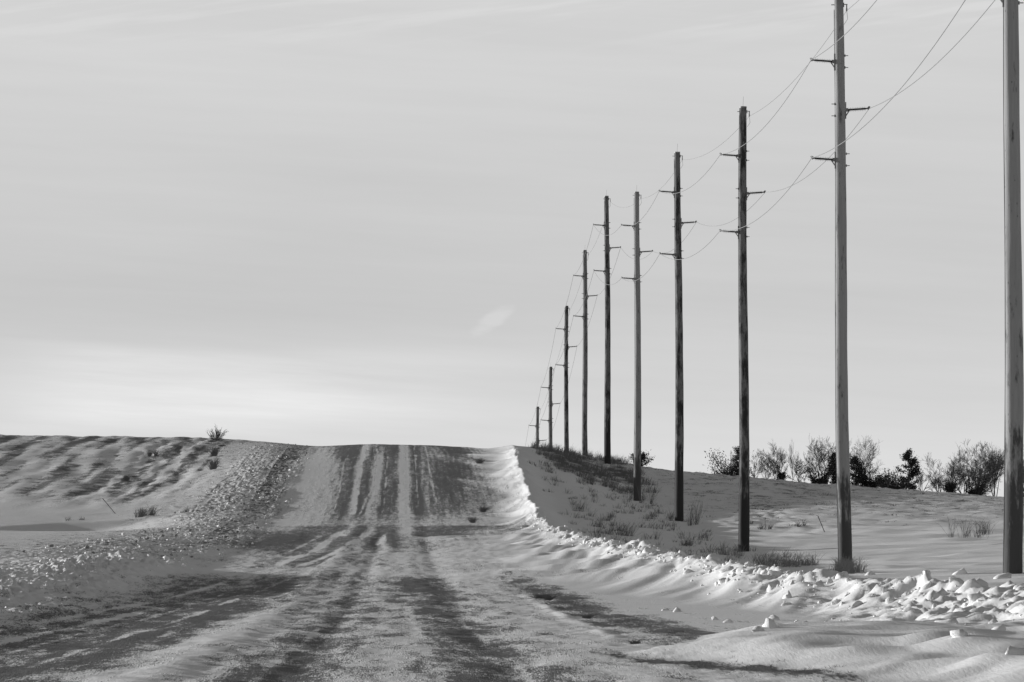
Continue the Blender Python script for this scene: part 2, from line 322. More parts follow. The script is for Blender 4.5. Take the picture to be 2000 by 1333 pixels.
def bare_mask(X, Y):
    wob = (.30 - .22 * sm(Y, 250, 330)) * pn(Y / 38.0, Y * 0 + 2.2, 201) + (.12 - .08 * sm(Y, 200, 300)) * pn(Y / 11.0, X * .25, 202)
    Xw = X + wob
    iy = np.clip(np.searchsorted(BY, Y) - 1, 0, len(BY) - 2)
    by = np.array(BY, float)
    v = np.clip((Y - by[iy]) / (by[iy + 1] - by[iy]), 0, 1); v = v * v * (3 - 2 * v)
    xi = np.clip(np.searchsorted(BX, Xw) - 1, 0, len(BX) - 2)
    u = np.clip((Xw - BX[xi]) / (BX[xi + 1] - BX[xi]), 0, 1)
    m = (BM[iy, xi] * (1 - u) + BM[iy, xi + 1] * u) * (1 - v) + (BM[iy + 1, xi] * (1 - u) + BM[iy + 1, xi + 1] * u) * v
    # snow pressed in thin tyre lines: (distances, offsets across the road, half width, strength)
    for ys_, xs_, hw, st in TRACKS:
        xc_ = np.interp(Y, ys_, xs_); on = sm(Y, ys_[0] - 4, ys_[0] + 6) * (1 - sm(Y, ys_[-1] - 6, ys_[-1] + 4))
        m = m - st * on * np.exp(-((X + (.02 + .11 * sm(Y, 330, 350)) * pn(Y / 16., X * 0 + xs_[0] * 3, 7) - xc_) / (hw * (1 + 1.1 * pn(Y / 9., X * 0 + xs_[0], 8)))) ** 4) * (.75 + .6 * pn(X / .1, Y / 9.0, 205)) * np.clip(.95 + 1.6 * pn(X / 2.0, Y / 11.0, 206), .1, 1.2)
    m = np.where(X > 8, 0, m); m = np.where(X < -9, 0.12, m)
    # snow blown across in long low sheets
    m = m + .55 * fbm(X / 3.2, Y / (2.5 + Y / 30.0), 211, 2) * sm(Y, 60, 200) * (np.abs(X) < 9)
    m = m - sm(wd_near(X, Y), -.1, .3) * 2
    m = m + .75 * fbm(X / .34, Y / 7.0, 221, 3) * (np.abs(X) < 9) * (1 - .55 * sm(Y, 150, 320))
    m = m + .45 * fbm(X / .22, Y / 26.0, 233, 3) * sm(Y, 300, 350) * (np.abs(X) < 8)
    m = m + .5 * fbm(X / .9, Y / 5.0, 231, 2) * (1 - sm(Y, 100, 250)) * (np.abs(X) < 7)
    # fingers of drifted snow reaching in over the right edge up the hill
    m = m - 1.3 * np.clip(fbm(X / 9.0, (Y + 3 * X) / 12.0, 43, 2) + .05, 0, 1) * sm(X, 1.5, 6) * (X < 9) * sm(Y, 325, 345)
    m = m - .5 * np.clip(.4 + 1.6 * pn(Y / 3.0, X * 1.5, 18), 0, 1) * (np.exp(-((X - 2.9 - .16 * pn(Y / 6., Y * 0, 16)) / .13) ** 2) * sm(Y, 76, 84) * (1 - sm(Y, 135, 150)))
    # left ditch and bank debris
    L = sm(-X, 7.0, 8.0) * (1 - sm(-X, 13, 18)) * sm(Y, 170, 210)
    m = m + L * (.15 + .9 * np.clip(fbm(X / .7, Y / 1.6, 241, 2), -1, 1))
    # the stubble field, left: broad slanting swept bands
    fl = sm(-X, 12, 17) * sm(Y, 350, 395)
    m = m + fl * (.30 + .22 * sm(Y, 470, 505) + .62 * (sm(fbm(X / 1.25 + .25 * pn(X / 2., Y / 9., 3), Y / 75.0, 251, 2) + .35 * fbm(X / .7, Y / 9.0, 254, 2), -.06, .2) - .42) + 1.0 * fbm(X / .5, Y / 3.5, 252, 3))
    # right field stubble
    fr = sm(X, 15, 22) * sm(Y, 330, 400)
    m = m + fr * (.20 + 1.5 * fbm((X + .5 * Y) / 1.8, Y / 4.0, 261, 3))
    return np.clip(m, 0, 1)
def veg_mask(X, Y):
    v = sm(X, 10.5, 12) * (1 - sm(X, 17, 20)) * sm(Y, 425, 460) * (.55 + .9 * fbm(X / 1.2, Y / 5.0, 301, 3))
    v = v + (sm(X, 2.7, 3.2) * (1 - sm(X, 4.0, 4.6))) * sm(Y, 82, 92) * (1 - sm(Y, 158, 168)) * (.5 + fbm(X / .6, Y / 5.0, 311, 2))
    v = v + np.exp(-((X + 14.25 + .15 * pn(Y / 4., Y * 0, 33)) / .32) ** 2) * sm(Y, 428, 436) * (1 - sm(Y, 492, 500)) * (.7 + 1.2 * pn(Y / 6., Y * 0, 34))
    v = v + np.exp(-((Y - 68.5 + (X - 2.4) * 7) / 3.6) ** 2) * sm(X, 2.1, 2.5) * (1 - sm(X, 3.8, 4.6)) * (.75 + fbm(X / .5, Y / 3., 313, 2))
    v = v + .42 * sm(X, 10, 12) * (1 - sm(X, 17, 22)) * sm(Y, 250, 330) * (1 - sm(Y, 440, 470)) * np.clip(.2 + 1.9 * fbm(X / 1.4, Y / 7.0, 317, 3), 0, 1)
    return np.clip(v, 0, 1)

# ------------------------------------------------------------------ materials
def new_mat(name):
    m = bpy.data.materials.new(name)
    m.use_nodes = True
    return m, m.node_tree, m.node_tree.nodes['Principled BSDF']
def g(v):
    return (v, v, v, 1)
def node(t, typ, **kw):
    n = t.nodes.new(typ)
    for k, v in kw.items():
        setattr(n, k, v)
    return n
def mth(t, op, a, b=None, clamp=False):
    n = node(t, 'ShaderNodeMath', operation=op, use_clamp=clamp)
    for i, v in enumerate((a, b)):
        if v is None: continue
        if isinstance(v, (int, float)): n.inputs[i].default_value = v
        else: t.links.new(v, n.inputs[i])
    return n.outputs[0]
def rng(t, v, a, b, c=0.0, d=1.0, smooth=True):
    n = node(t, 'ShaderNodeMapRange', interpolation_type='SMOOTHSTEP' if smooth else 'LINEAR')
    t.links.new(v, n.inputs[0])
    for i, q in enumerate((a, b, c, d)):
        n.inputs[i + 1].default_value = q
    return n.outputs[0]
def noise(t, vec, scale, detail=3.0, rough=.55, stretch=(1, 1, 1)):
    mp = node(t, 'ShaderNodeMapping')
    mp.inputs['Scale'].default_value = stretch
    t.links.new(vec, mp.inputs[0])
    n = node(t, 'ShaderNodeTexNoise')
    n.inputs['Scale'].default_value = scale
    n.inputs['Detail'].default_value = detail
    n.inputs['Roughness'].default_value = rough
    t.links.new(mp.outputs[0], n.inputs['Vector'])
    return n.outputs[0]
def mixf(t, f, a, b):
    n = node(t, 'ShaderNodeMix', data_type='FLOAT')
    for i, v in ((0, f), (2, a), (3, b)):
        if isinstance(v, (int, float)): n.inputs[i].default_value = v
        else: t.links.new(v, n.inputs[i])
    return n.outputs[0]

def ground_material():
    m, t, b = new_mat('snow_and_gravel')
    tc = node(t, 'ShaderNodeTexCoord').outputs['Object']
    at = node(t, 'ShaderNodeAttribute', attribute_name='bare').outputs['Fac']
    vg = node(t, 'ShaderNodeAttribute', attribute_name='veg').outputs['Fac']
    grain = noise(t, tc, 19.0, 4.0, .7, (1, .075, 1))
    mid = noise(t, tc, 6.0, 4.0, .68, (1, .07, 1))
    grain2 = noise(t, tc, 60.0, 3.0, .6, (1, .07, 1))
    patch = noise(t, tc, 1.6, 4.0, .6, (1, .45, 1))
    amp = rng(t, at, .0, .22, .12, 1.0)
    gn = mth(t, 'MULTIPLY', mth(t, 'SUBTRACT', grain, .5), 1.3)
    gn = mth(t, 'ADD', gn, mth(t, 'MULTIPLY', mth(t, 'SUBTRACT', mid, .5), .8))
    gn = mth(t, 'ADD', gn, mth(t, 'MULTIPLY', mth(t, 'SUBTRACT', grain2, .5), 1.5))
    gn = mth(t, 'ADD', gn, mth(t, 'MULTIPLY', mth(t, 'SUBTRACT', patch, .5), .45))
    v = mth(t, 'ADD', at, mth(t, 'MULTIPLY', gn, amp))
    bare = rng(t, v, .22, .78, 0, 1)
    snowc = mth(t, 'ADD', .81, mth(t, 'MULTIPLY', mth(t, 'SUBTRACT', patch, .5), .16))
    gravc = mth(t, 'ADD', .0, mth(t, 'MULTIPLY', grain2, .20))
    c = mixf(t, bare, snowc, gravc)
    vv = mth(t, 'ADD', vg, mth(t, 'MULTIPLY', mth(t, 'SUBTRACT', grain, .5), 1.2))
    c = mixf(t, mth(t, 'MULTIPLY', rng(t, vv, .35, .8), rng(t, vg, .02, .12)), c, .07)
    cc = node(t, 'ShaderNodeCombineColor')
    for i in range(3): t.links.new(c, cc.inputs[i])
    t.links.new(cc.outputs[0], b.inputs['Base Color'])
    b.inputs['Roughness'].default_value = .75
    b.inputs['Specular IOR Level'].default_value = .2
    bp = node(t, 'ShaderNodeBump')
    bp.inputs['Strength'].default_value = .6
    bp.inputs['Distance'].default_value = .05
    hgt = mth(t, 'ADD', mth(t, 'MULTIPLY', grain, mixf(t, bare, .22, .8)), mth(t, 'MULTIPLY', grain2, mixf(t, bare, .06, .5)))
    t.links.new(hgt, bp.inputs['Height'])
    t.links.new(bp.outputs[0], b.inputs['Normal'])
    return m
def simple(name, base, var=.0, scale=4.0, rough=.8, spec=.2, stretch=(1, 1, 1), bump=0.0, bscale=None, objrand=0.0, metallic=0.0):
    m, t, b = new_mat(name)
    tc = node(t, 'ShaderNodeTexCoord').outputs['Object']
    n = noise(t, tc, scale, 4.0, .6, stretch)
    c = mth(t, 'ADD', base - var * .5, mth(t, 'MULTIPLY', n, var))
    if objrand:
        oi = node(t, 'ShaderNodeObjectInfo').outputs['Random']
        c = mth(t, 'MULTIPLY', c, rng(t, oi, 0, 1, 1 - objrand, 1 + objrand, False))
    cc = node(t, 'ShaderNodeCombineColor')
    for i in range(3): t.links.new(c, cc.inputs[i])
    t.links.new(cc.outputs[0], b.inputs['Base Color'])
    b.inputs['Roughness'].default_value = rough
    b.inputs['Specular IOR Level'].default_value = spec
    b.inputs['Metallic'].default_value = metallic
    if bump:
        bp = node(t, 'ShaderNodeBump')
        bp.inputs['Strength'].default_value = .7
        bp.inputs['Distance'].default_value = bump
        t.links.new(noise(t, tc, bscale or scale, 4.0, .6, stretch), bp.inputs['Height'])
        t.links.new(bp.outputs[0], b.inputs['Normal'])
    return m
def wood_material(name, light, dark, cover, seed):
    """weathered pole: long vertical grain, dark creosote blotches and knots, darker towards the butt"""
    m, t, b = new_mat(name)
    tc = node(t, 'ShaderNodeTexCoord').outputs['Object']
    off = node(t, 'ShaderNodeVectorMath', operation='ADD')
    off.inputs[1].default_value = (seed * 3.7, seed * 1.9, seed * 11.3)
    t.links.new(tc, off.inputs[0]); v = off.outputs[0]
    grain = noise(t, v, 14.0, 4.0, .65, (1, 1, .05))
    blot = noise(t, v, 2.2, 5.0, .7, (1.6, 1.6, .42))
    knot = node(t, 'ShaderNodeTexVoronoi', feature='F1')
    mp = node(t, 'ShaderNodeMapping'); mp.inputs['Scale'].default_value = (1.3, 1.3, .55)
    t.links.new(v, mp.inputs[0]); t.links.new(mp.outputs[0], knot.inputs['Vector'])
    kn = rng(t, knot.outputs['Distance'], .05, .13, 1, 0)
    sz = node(t, 'ShaderNodeSeparateXYZ'); t.links.new(tc, sz.inputs[0])
    low = rng(t, sz.outputs[2], .6, 5.0, .36, 0)
    f = mth(t, 'ADD', mth(t, 'ADD', mth(t, 'MULTIPLY', blot, 1.0), low), mth(t, 'MULTIPLY', mth(t, 'SUBTRACT', grain, .5), .35))
    mask = rng(t, f, 1 - cover - .09, 1 - cover + .09, 0, 1)
    lc = mth(t, 'ADD', light * .7, mth(t, 'MULTIPLY', grain, light * .6))
    c = mixf(t, mask, lc, dark)
    c = mixf(t, mth(t, 'MULTIPLY', kn, .7), c, dark)
    cc = node(t, 'ShaderNodeCombineColor')
    for i in range(3): t.links.new(c, cc.inputs[i])
    t.links.new(cc.outputs[0], b.inputs['Base Color'])
    b.inputs['Roughness'].default_value = .8
    b.inputs['Specular IOR Level'].default_value = .25
    bp = node(t, 'ShaderNodeBump'); bp.inputs['Strength'].default_value = .5; bp.inputs['Distance'].default_value = .02
    t.links.new(mth(t, 'ADD', grain, blot), bp.inputs['Height']); t.links.new(bp.outputs[0], b.inputs['Normal'])
    return m

M_ground = ground_material()
M_snow = simple('packed_snow', .82, .10, 5.0, .8, .2, bump=.02, bscale=14)
M_dirty = simple('dirty_snow_and_earth', .30, .45, 2.0, .85, .1, bump=.02, objrand=.5)
M_bark = simple('bark', .11, .06, 8.0, .9, .1)
M_twig = simple('twigs', .16, .06, 3.0, .9, .1)
M_ever = simple('evergreen_foliage', .045, .03, 3.0, .9, .1)
M_grass = simple('dead_grass', .25, .14, 1.5, .9, .1)
M_weed = simple('dead_weed', .16, .08, 2.0, .9, .1)
M_steel = simple('galvanised_steel', .22, .1, 20.0, .5, .4)
M_poly = simple('grey_polymer', .07, .03, 10.0, .5, .3)
M_wire = simple('aluminium_strand', .30, .05, 1.0, .8, .1)
M_post = simple('rusty_steel_post', .05, .03, 10.0, .8, .2)
WOODS = {}
def wood(kind, seed):
    k = (kind, seed)
    if k not in WOODS:
        light, dark, cover = {'pale': (.30, .07, .36), 'grey': (.22, .05, .42), 'dark': (.18, .03, .49)}[kind]
        WOODS[k] = wood_material('pole_wood_%s_%d' % (kind, seed), light, dark, cover, seed)
    return WOODS[k]

# ------------------------------------------------------------------ mesh helpers
def tag(o, label=None, cat=None, group=None, kind=None):
    if label: o['label'] = label
    if cat: o['category'] = cat
    if group: o['group'] = group
    if kind: o['kind'] = kind
    return o
def empty(name, loc, parent=None):
    o = bpy.data.objects.new(name, None)
    o.empty_display_size = .3
    COL.objects.link(o); o.location = loc
    if parent: o.parent = parent
    return o
def link(name, me, parent=None, loc=(0, 0, 0)):
    o = bpy.data.objects.new(name, me)
    COL.objects.link(o); o.location = loc
    if parent: o.parent = parent
    return o
class MB:
    def __init__(s): s.v = []; s.f = []
    def tube(s, pts, rad, n=8, cap=True):
        """rad: number or list; returns nothing"""
        pts = [Vector(p) for p in pts]
        if not isinstance(rad, (list, tuple)): rad = [rad] * len(pts)
        b0 = len(s.v); prev = None
        for i, p in enumerate(pts):
            d = (pts[min(i + 1, len(pts) - 1)] - pts[max(i - 1, 0)])
            d = d.normalized() if d.length > 1e-9 else Vector((0, 0, 1))
            if prev is None:
                a = Vector((1, 0, 0)) if abs(d.x) < .9 else Vector((0, 1, 0))
                e1 = (a - d * a.dot(d)).normalized()
            else:
                e1 = (prev - d * prev.dot(d)).normalized()
            prev = e1; e2 = d.cross(e1)
            for k in range(n):
                an = 2 * math.pi * k / n
                s.v.append(tuple(p + (e1 * math.cos(an) + e2 * math.sin(an)) * rad[i]))
        for i in range(len(pts) - 1):
            for k in range(n):
                a = b0 + i * n + k; c = b0 + i * n + (k + 1) % n
                s.f.append((a, c, c + n, a + n))
        if cap:
            s.f.append(tuple(b0 + k for k in reversed(range(n))))
            s.f.append(tuple(b0 + (len(pts) - 1) * n + k for k in range(n)))
    def box(s, c, d, rot=None):
        b0 = len(s.v)
        for x in (-1, 1):
            for y in (-1, 1):
                for z in (-1, 1):
                    p = Vector((x * d[0] / 2, y * d[1] / 2, z * d[2] / 2))
                    if rot: p = rot @ p
                    s.v.append(tuple(p + Vector(c)))
        for f in ((0, 1, 3, 2), (4, 6, 7, 5), (0, 4, 5, 1), (2, 3, 7, 6), (0, 2, 6, 4), (1, 5, 7, 3)):
            s.f.append(tuple(b0 + i for i in f))
    def mesh(s, name, mat, smooth=False):
        me = bpy.data.meshes.new(name)
        me.from_pydata(s.v, [], s.f)
        me.materials.append(mat)
        if smooth: me.polygons.foreach_set('use_smooth', [True] * len(me.polygons))
        me.update()
        return me
    def build(s, name, mat, parent=None, smooth=False, loc=(0, 0, 0)):
        return link(name, s.mesh(name, mat, smooth), parent, loc)

# ------------------------------------------------------------------ ground and road: one surface, split along the road edges
def axis(segs):
    out = [segs[0][0]]
    for a, b_, d in segs:
        n = max(1, int(round((b_ - a) / d)))
        out += list(a + (b_ - a) * (np.arange(1, n + 1) / n))
    return np.array(out)
XL, XR = -6.36, 4.62
xs = axis([(-3000, -400, 650), (-400, -60, 40), (-60, -20, .5), (-20, -12, .2), (-12, XL, .07), (XL, XR, .085), (XR, 11.6, .058), (11.6, 24, .2), (24, 60, .5), (60, 400, 40), (400, 3000, 650)])
ys = [-40, 0, 20, 34, 44]
while ys[-1] < 545: ys.append(ys[-1] * (1 + .00155 if ys[-1] < 330 else 1.0019))
while ys[-1] < 1400: ys.append(ys[-1] * 1.03)
ys += [2500, 5000, 9000, 16000]
ys = np.array(ys)
X, Y = np.meshgrid(xs, ys)
Z = height(X, Y)
Z = np.where(Y > 1380, EYE - 10.5, Z)
BARE = bare_mask(X, Y).astype(np.float32)
VEG = veg_mask(X, Y).astype(np.float32)
def sheet(name, c0, c1):
    xx, yy, zz = X[:, c0:c1 + 1], Y[:, c0:c1 + 1], Z[:, c0:c1 + 1]
    nr, nc = xx.shape
    me = bpy.data.meshes.new(name)
    co = np.stack([xx, yy, zz], -1).reshape(-1, 3).astype(np.float32)
    idx = np.arange(nr * nc).reshape(nr, nc)
    q = np.stack([idx[:-1, :-1], idx[:-1, 1:], idx[1:, 1:], idx[1:, :-1]], -1).reshape(-1, 4)
    me.vertices.add(len(co)); me.vertices.foreach_set('co', co.ravel())
    me.loops.add(q.size); me.loops.foreach_set('vertex_index', q.ravel().astype(np.int32))
    me.polygons.add(len(q)); me.polygons.foreach_set('loop_start', (np.arange(len(q)) * 4).astype(np.int32))
    me.polygons.foreach_set('use_smooth', np.ones(len(q), bool))
    me.update(calc_edges=True)
    for an, A in (('bare', BARE), ('veg', VEG)):
        a = me.attributes.new(an, 'FLOAT', 'POINT')
        a.data.foreach_set('value', A[:, c0:c1 + 1].ravel())
    me.materials.append(M_ground)
    return link(name, me)
iL = int(np.argmin(np.abs(xs - XL))); iR = int(np.argmin(np.abs(xs - XR)))
ground_left = tag(sheet('snowy_ground', 0, iL), 'snow covered ditch and stubble field left of the road', kind='structure')
road = tag(sheet('road', iL, iR), 'gravel road with wheel tracks through thin blown snow', kind='structure')
ground_right = tag(sheet('snowy_ground', iR, len(xs) - 1), 'snow bank, ditch and field right of the road', kind='structure')

# ------------------------------------------------------------------ lumps of ploughed snow
def clod_mesh(seed, mat, name, sub=2):
    import bmesh
    r = random.Random(seed)
    bm = bmesh.new()
    bmesh.ops.create_icosphere(bm, subdivisions=sub, radius=1)
    cuts = [(Vector((r.uniform(-1, 1), r.uniform(-1, 1), r.uniform(-.6, 1))).normalized(), r.uniform(.35, .75)) for _ in range(9)]
    ph = [r.uniform(0, 6) for _ in range(6)]
    for v in bm.verts:
        for n, d in cuts:
            e = v.co.dot(n) - d
            if e > 0: v.co -= n * e * .88
        k = 1 + .10 * math.sin(3 * v.co.x + ph[0]) * math.sin(4 * v.co.y + ph[1]) + .06 * math.sin(8 * v.co.z + ph[2] + 5 * v.co.x)
        v.co *= k
        v.co += Vector((r.gauss(0, .035), r.gauss(0, .035), r.gauss(0, .035)))
    me = bpy.data.meshes.new(name)
    bm.to_mesh(me); bm.free()
    me.materials.append(mat)
    me.polygons.foreach_set('use_smooth', [True] * len(me.polygons))
    return me
rnd = random.Random(7)
cm = [clod_mesh(i, M_snow, 'snow_clod') for i in range(10)]
cmd = [clod_mesh(40 + i, M_dirty, 'earthy_clod', 1) for i in range(5)]
cand = []
for i in range(1500):
    y = 60 * math.exp(rnd.random() * math.log(330 / 60))
    xc = float(ip(RBX, y)); wide = rnd.gauss(-.1, .38 if y > 140 else .7 if y > 105 else 1.25)
    x = xc + wide
    s = min(.20, .03 + rnd.expovariate(1 / .042)) * (1 if y < 230 else .8)
    if y < 80: 
        if rnd.random() < .6: continue
    cand.append((s / y, x, y, s))
for (px, py, s) in ((1478, 1236, .12), (1398, 1212, .10), (1422, 1217, .08), (1505, 1229, .14), (1212, 1092, .17), (1880, 1250, .12), (1985, 1280, .13), (1880, 1122, .28), (1960, 1130, .22), (1700, 1125, .2), (1810, 1160, .22), (1600, 1150, .2), (1480, 1120, .17), (1540, 1170, .2), (1930, 1190, .22), (1770, 1150, .17), (1300, 1193, .07), (1325, 1196, .12)):
    x, y, z = ground_at(px, py)
    cand.append((9, x, y, s))
cand.sort(reverse=True)
def put(me, name, x, y, s, parent, sink=.55):
    o = bpy.data.objects.new(name, me)
    COL.objects.link(o)
    o.location = (x, y, H1(x, y) + s * (.5 - sink))
    o.rotation_euler = (rnd.uniform(-.5, .5), rnd.uniform(-.5, .5), rnd.uniform(0, 6.28))
    o.scale = (s * rnd.uniform(.6, 1.2), s * rnd.uniform(.8, 1.5), s * rnd.uniform(.6, 1.15))
    o.parent = parent
    return o
for c in cand[:300]:
    put(rnd.choice(cm), 'snow_clod', c[1], c[2], c[3], ground_right)
def joined(name, parent, items, meshes):
    vs, fs, n = [], [], 0
    base = [(np.array([v.co[:] for v in m.vertices]), np.array([p.vertices[:] for p in m.polygons])) for m in meshes]
    xa = np.array([i[0] for i in items]); ya = np.array([i[1] for i in items])
    za = height(xa, ya)
    for (x, y, s), z in zip(items, za):
        V, Fc = base[rnd.randrange(len(base))]
        a = rnd.uniform(0, 6.28); R = np.array([[math.cos(a), -math.sin(a), 0], [math.sin(a), math.cos(a), 0], [0, 0, 1]])
        P = (V * np.array([s * rnd.uniform(.7, 1.3), s * rnd.uniform(.7, 1.3), s * rnd.uniform(.6, 1)])) @ R.T + np.array([x, y, z + s * .2])
        vs.append(P); fs.append(Fc + n); n += len(V)
    P = np.concatenate(vs).astype(np.float32); Q = np.concatenate(fs).astype(np.int32)
    me = bpy.data.meshes.new(name)
    me.vertices.add(len(P)); me.vertices.foreach_set('co', P.ravel())
    me.loops.add(Q.size); me.loops.foreach_set('vertex_index', Q.ravel())
    me.polygons.add(len(Q)); me.polygons.foreach_set('loop_start', (np.arange(len(Q)) * 3).astype(np.int32))
    me.update(calc_edges=True)
    me.materials.append(meshes[0].materials[0])
    return tag(link(name, me, parent), kind='stuff')
cl1 = [clod_mesh(70 + i, M_snow, 'small_clod', 1) for i in range(6)]
joined('snow_rubble', ground_right, [(c[1], c[2], c[3] * .8) for c in cand[300:]], cl1)
items = []
for i in range(3800):
    y = 75 * math.exp(rnd.random() * math.log(500 / 75))
    if y < 190:
        if rnd.random() < .7: continue
        x = -8.2 + rnd.gauss(0, 1.2)
    else: x = -9.4 - (y - 300) * .006 + rnd.gauss(0, 1.6)
    if x > -6.2 or rnd.random() > .6 + 2.2 * float(pn(x / 2.2, y / 14.0, 117)): continue
    items.append((x, y, min(.15, .02 + rnd.expovariate(1 / .024))))
joined('snow_rubble', ground_left, items, cl1)
items = [( -9.3 + rnd.gauss(0, 1.7), rnd.uniform(190, 515), rnd.uniform(.03, .12)) for _ in range(260)]
items = [i for i in items if i[0] < -6.6]
joined('frozen_earth_clods', ground_left, items, cmd)

# ------------------------------------------------------------------ power poles
H_POLE = 21.4
POLES = [  # distance, photo x at base, photo y of the top, sideways lean of the top (m), wood
    (162.4, 1980, -455, .02, 'pale', 'first and nearest wooden power pole, cut off by the right edge of the photo'),
    (227.7, 1652, -4, -.27, 'pale', 'pale weathered power pole, second from the right, in front of a bare tree'),
    (293.0, 1453, 208, .0, 'dark', 'dark blotched power pole third from the right, very dark at its foot'),
    (358.3, 1327, 297, -.07, 'dark', 'dark brown power pole fourth from the right, with a weed beside its foot'),
    (423.6, 1245, 375, .0, 'pale', 'pale power pole with a dark butt standing in front of a low evergreen shrub'),
    (488.9, 1187, 383, -.06, 'dark', 'dark patchy power pole at the top of the weedy rise, sixth from the right'),
    (554.2, 1143, 489, -.03, 'grey', 'grey power pole just behind the weedy rise, seventh from the right'),
    (619.5, 1107, 598, -.02, 'dark', 'power pole eighth from the right, its foot hidden behind the snow ridge'),
    (684.8, 1076, 717, .0, 'grey', 'second smallest power pole, showing only its upper half above the ridge'),
    (750.1, 1050, 795, .0, 'grey', 'smallest and farthest power pole, only its top above the ridge'),
]
INS = [(-1, 2.33), (1, 4.13), (-1, 5.98)]
def insulator_meshes():
    out = {}
    for side in (-1, 1):
        m = MB()
        d = Vector((side * math.cos(.07), 0, math.sin(.07)))
        p0 = Vector((0, 0, 0)); L = .72
        m.tube([p0, p0 + d * L], .030, 8)
        ns = 15
        for k in range(ns):
            c = p0 + d * (.06 + (L - .10) * k / (ns - 1))
            r = .092 if k % 2 == 0 else .072
            m.tube([c - d * .010, c, c + d * .010], [.030, r, .030], 10, False)
        out['rod', side] = m.mesh('insulator', M_poly)
        b = MB()
        b.box((-side * .035, 0, -.02), (.035, .10, .62))
        b.box((side * .01, 0, 0), (.07, .09, .13))
        b.tube([(-side * .03, 0, -.22), (side * .10, 0, -.02)], .022, 6)
        out['bracket', side] = b.mesh('mounting_bracket', M_steel)
        c = MB()
        e = d * (L + .02)
        c.box(e + d * .03, (.10, .16, .05))
        c.tube([e + d * .06 + Vector((0, -.14, .03)), e + d * .10 + Vector((0, 0, .055)), e + d * .06 + Vector((0, .14, .03))], .032, 6)
        c.tube([e + d * .06 + Vector((0, 0, -.05)), e + d * .13 + Vector((0, 0, .07))], .020, 6)
        out['clamp', side] = c.mesh('conductor_clamp', M_steel)
        q = MB()
        q.tube([(side * .08, 0, 0), (-side * .14, 0, 0)], .016, 6)
        q.box((-side * .02, 0, 0), (.03, .09, .09))
        out['bolt', side] = q.mesh('bolt_end', M_steel)
        tip = e + d * .10
        out['tip', side] = tip
    return out
IM = insulator_meshes()
wires = [[], [], [], []]
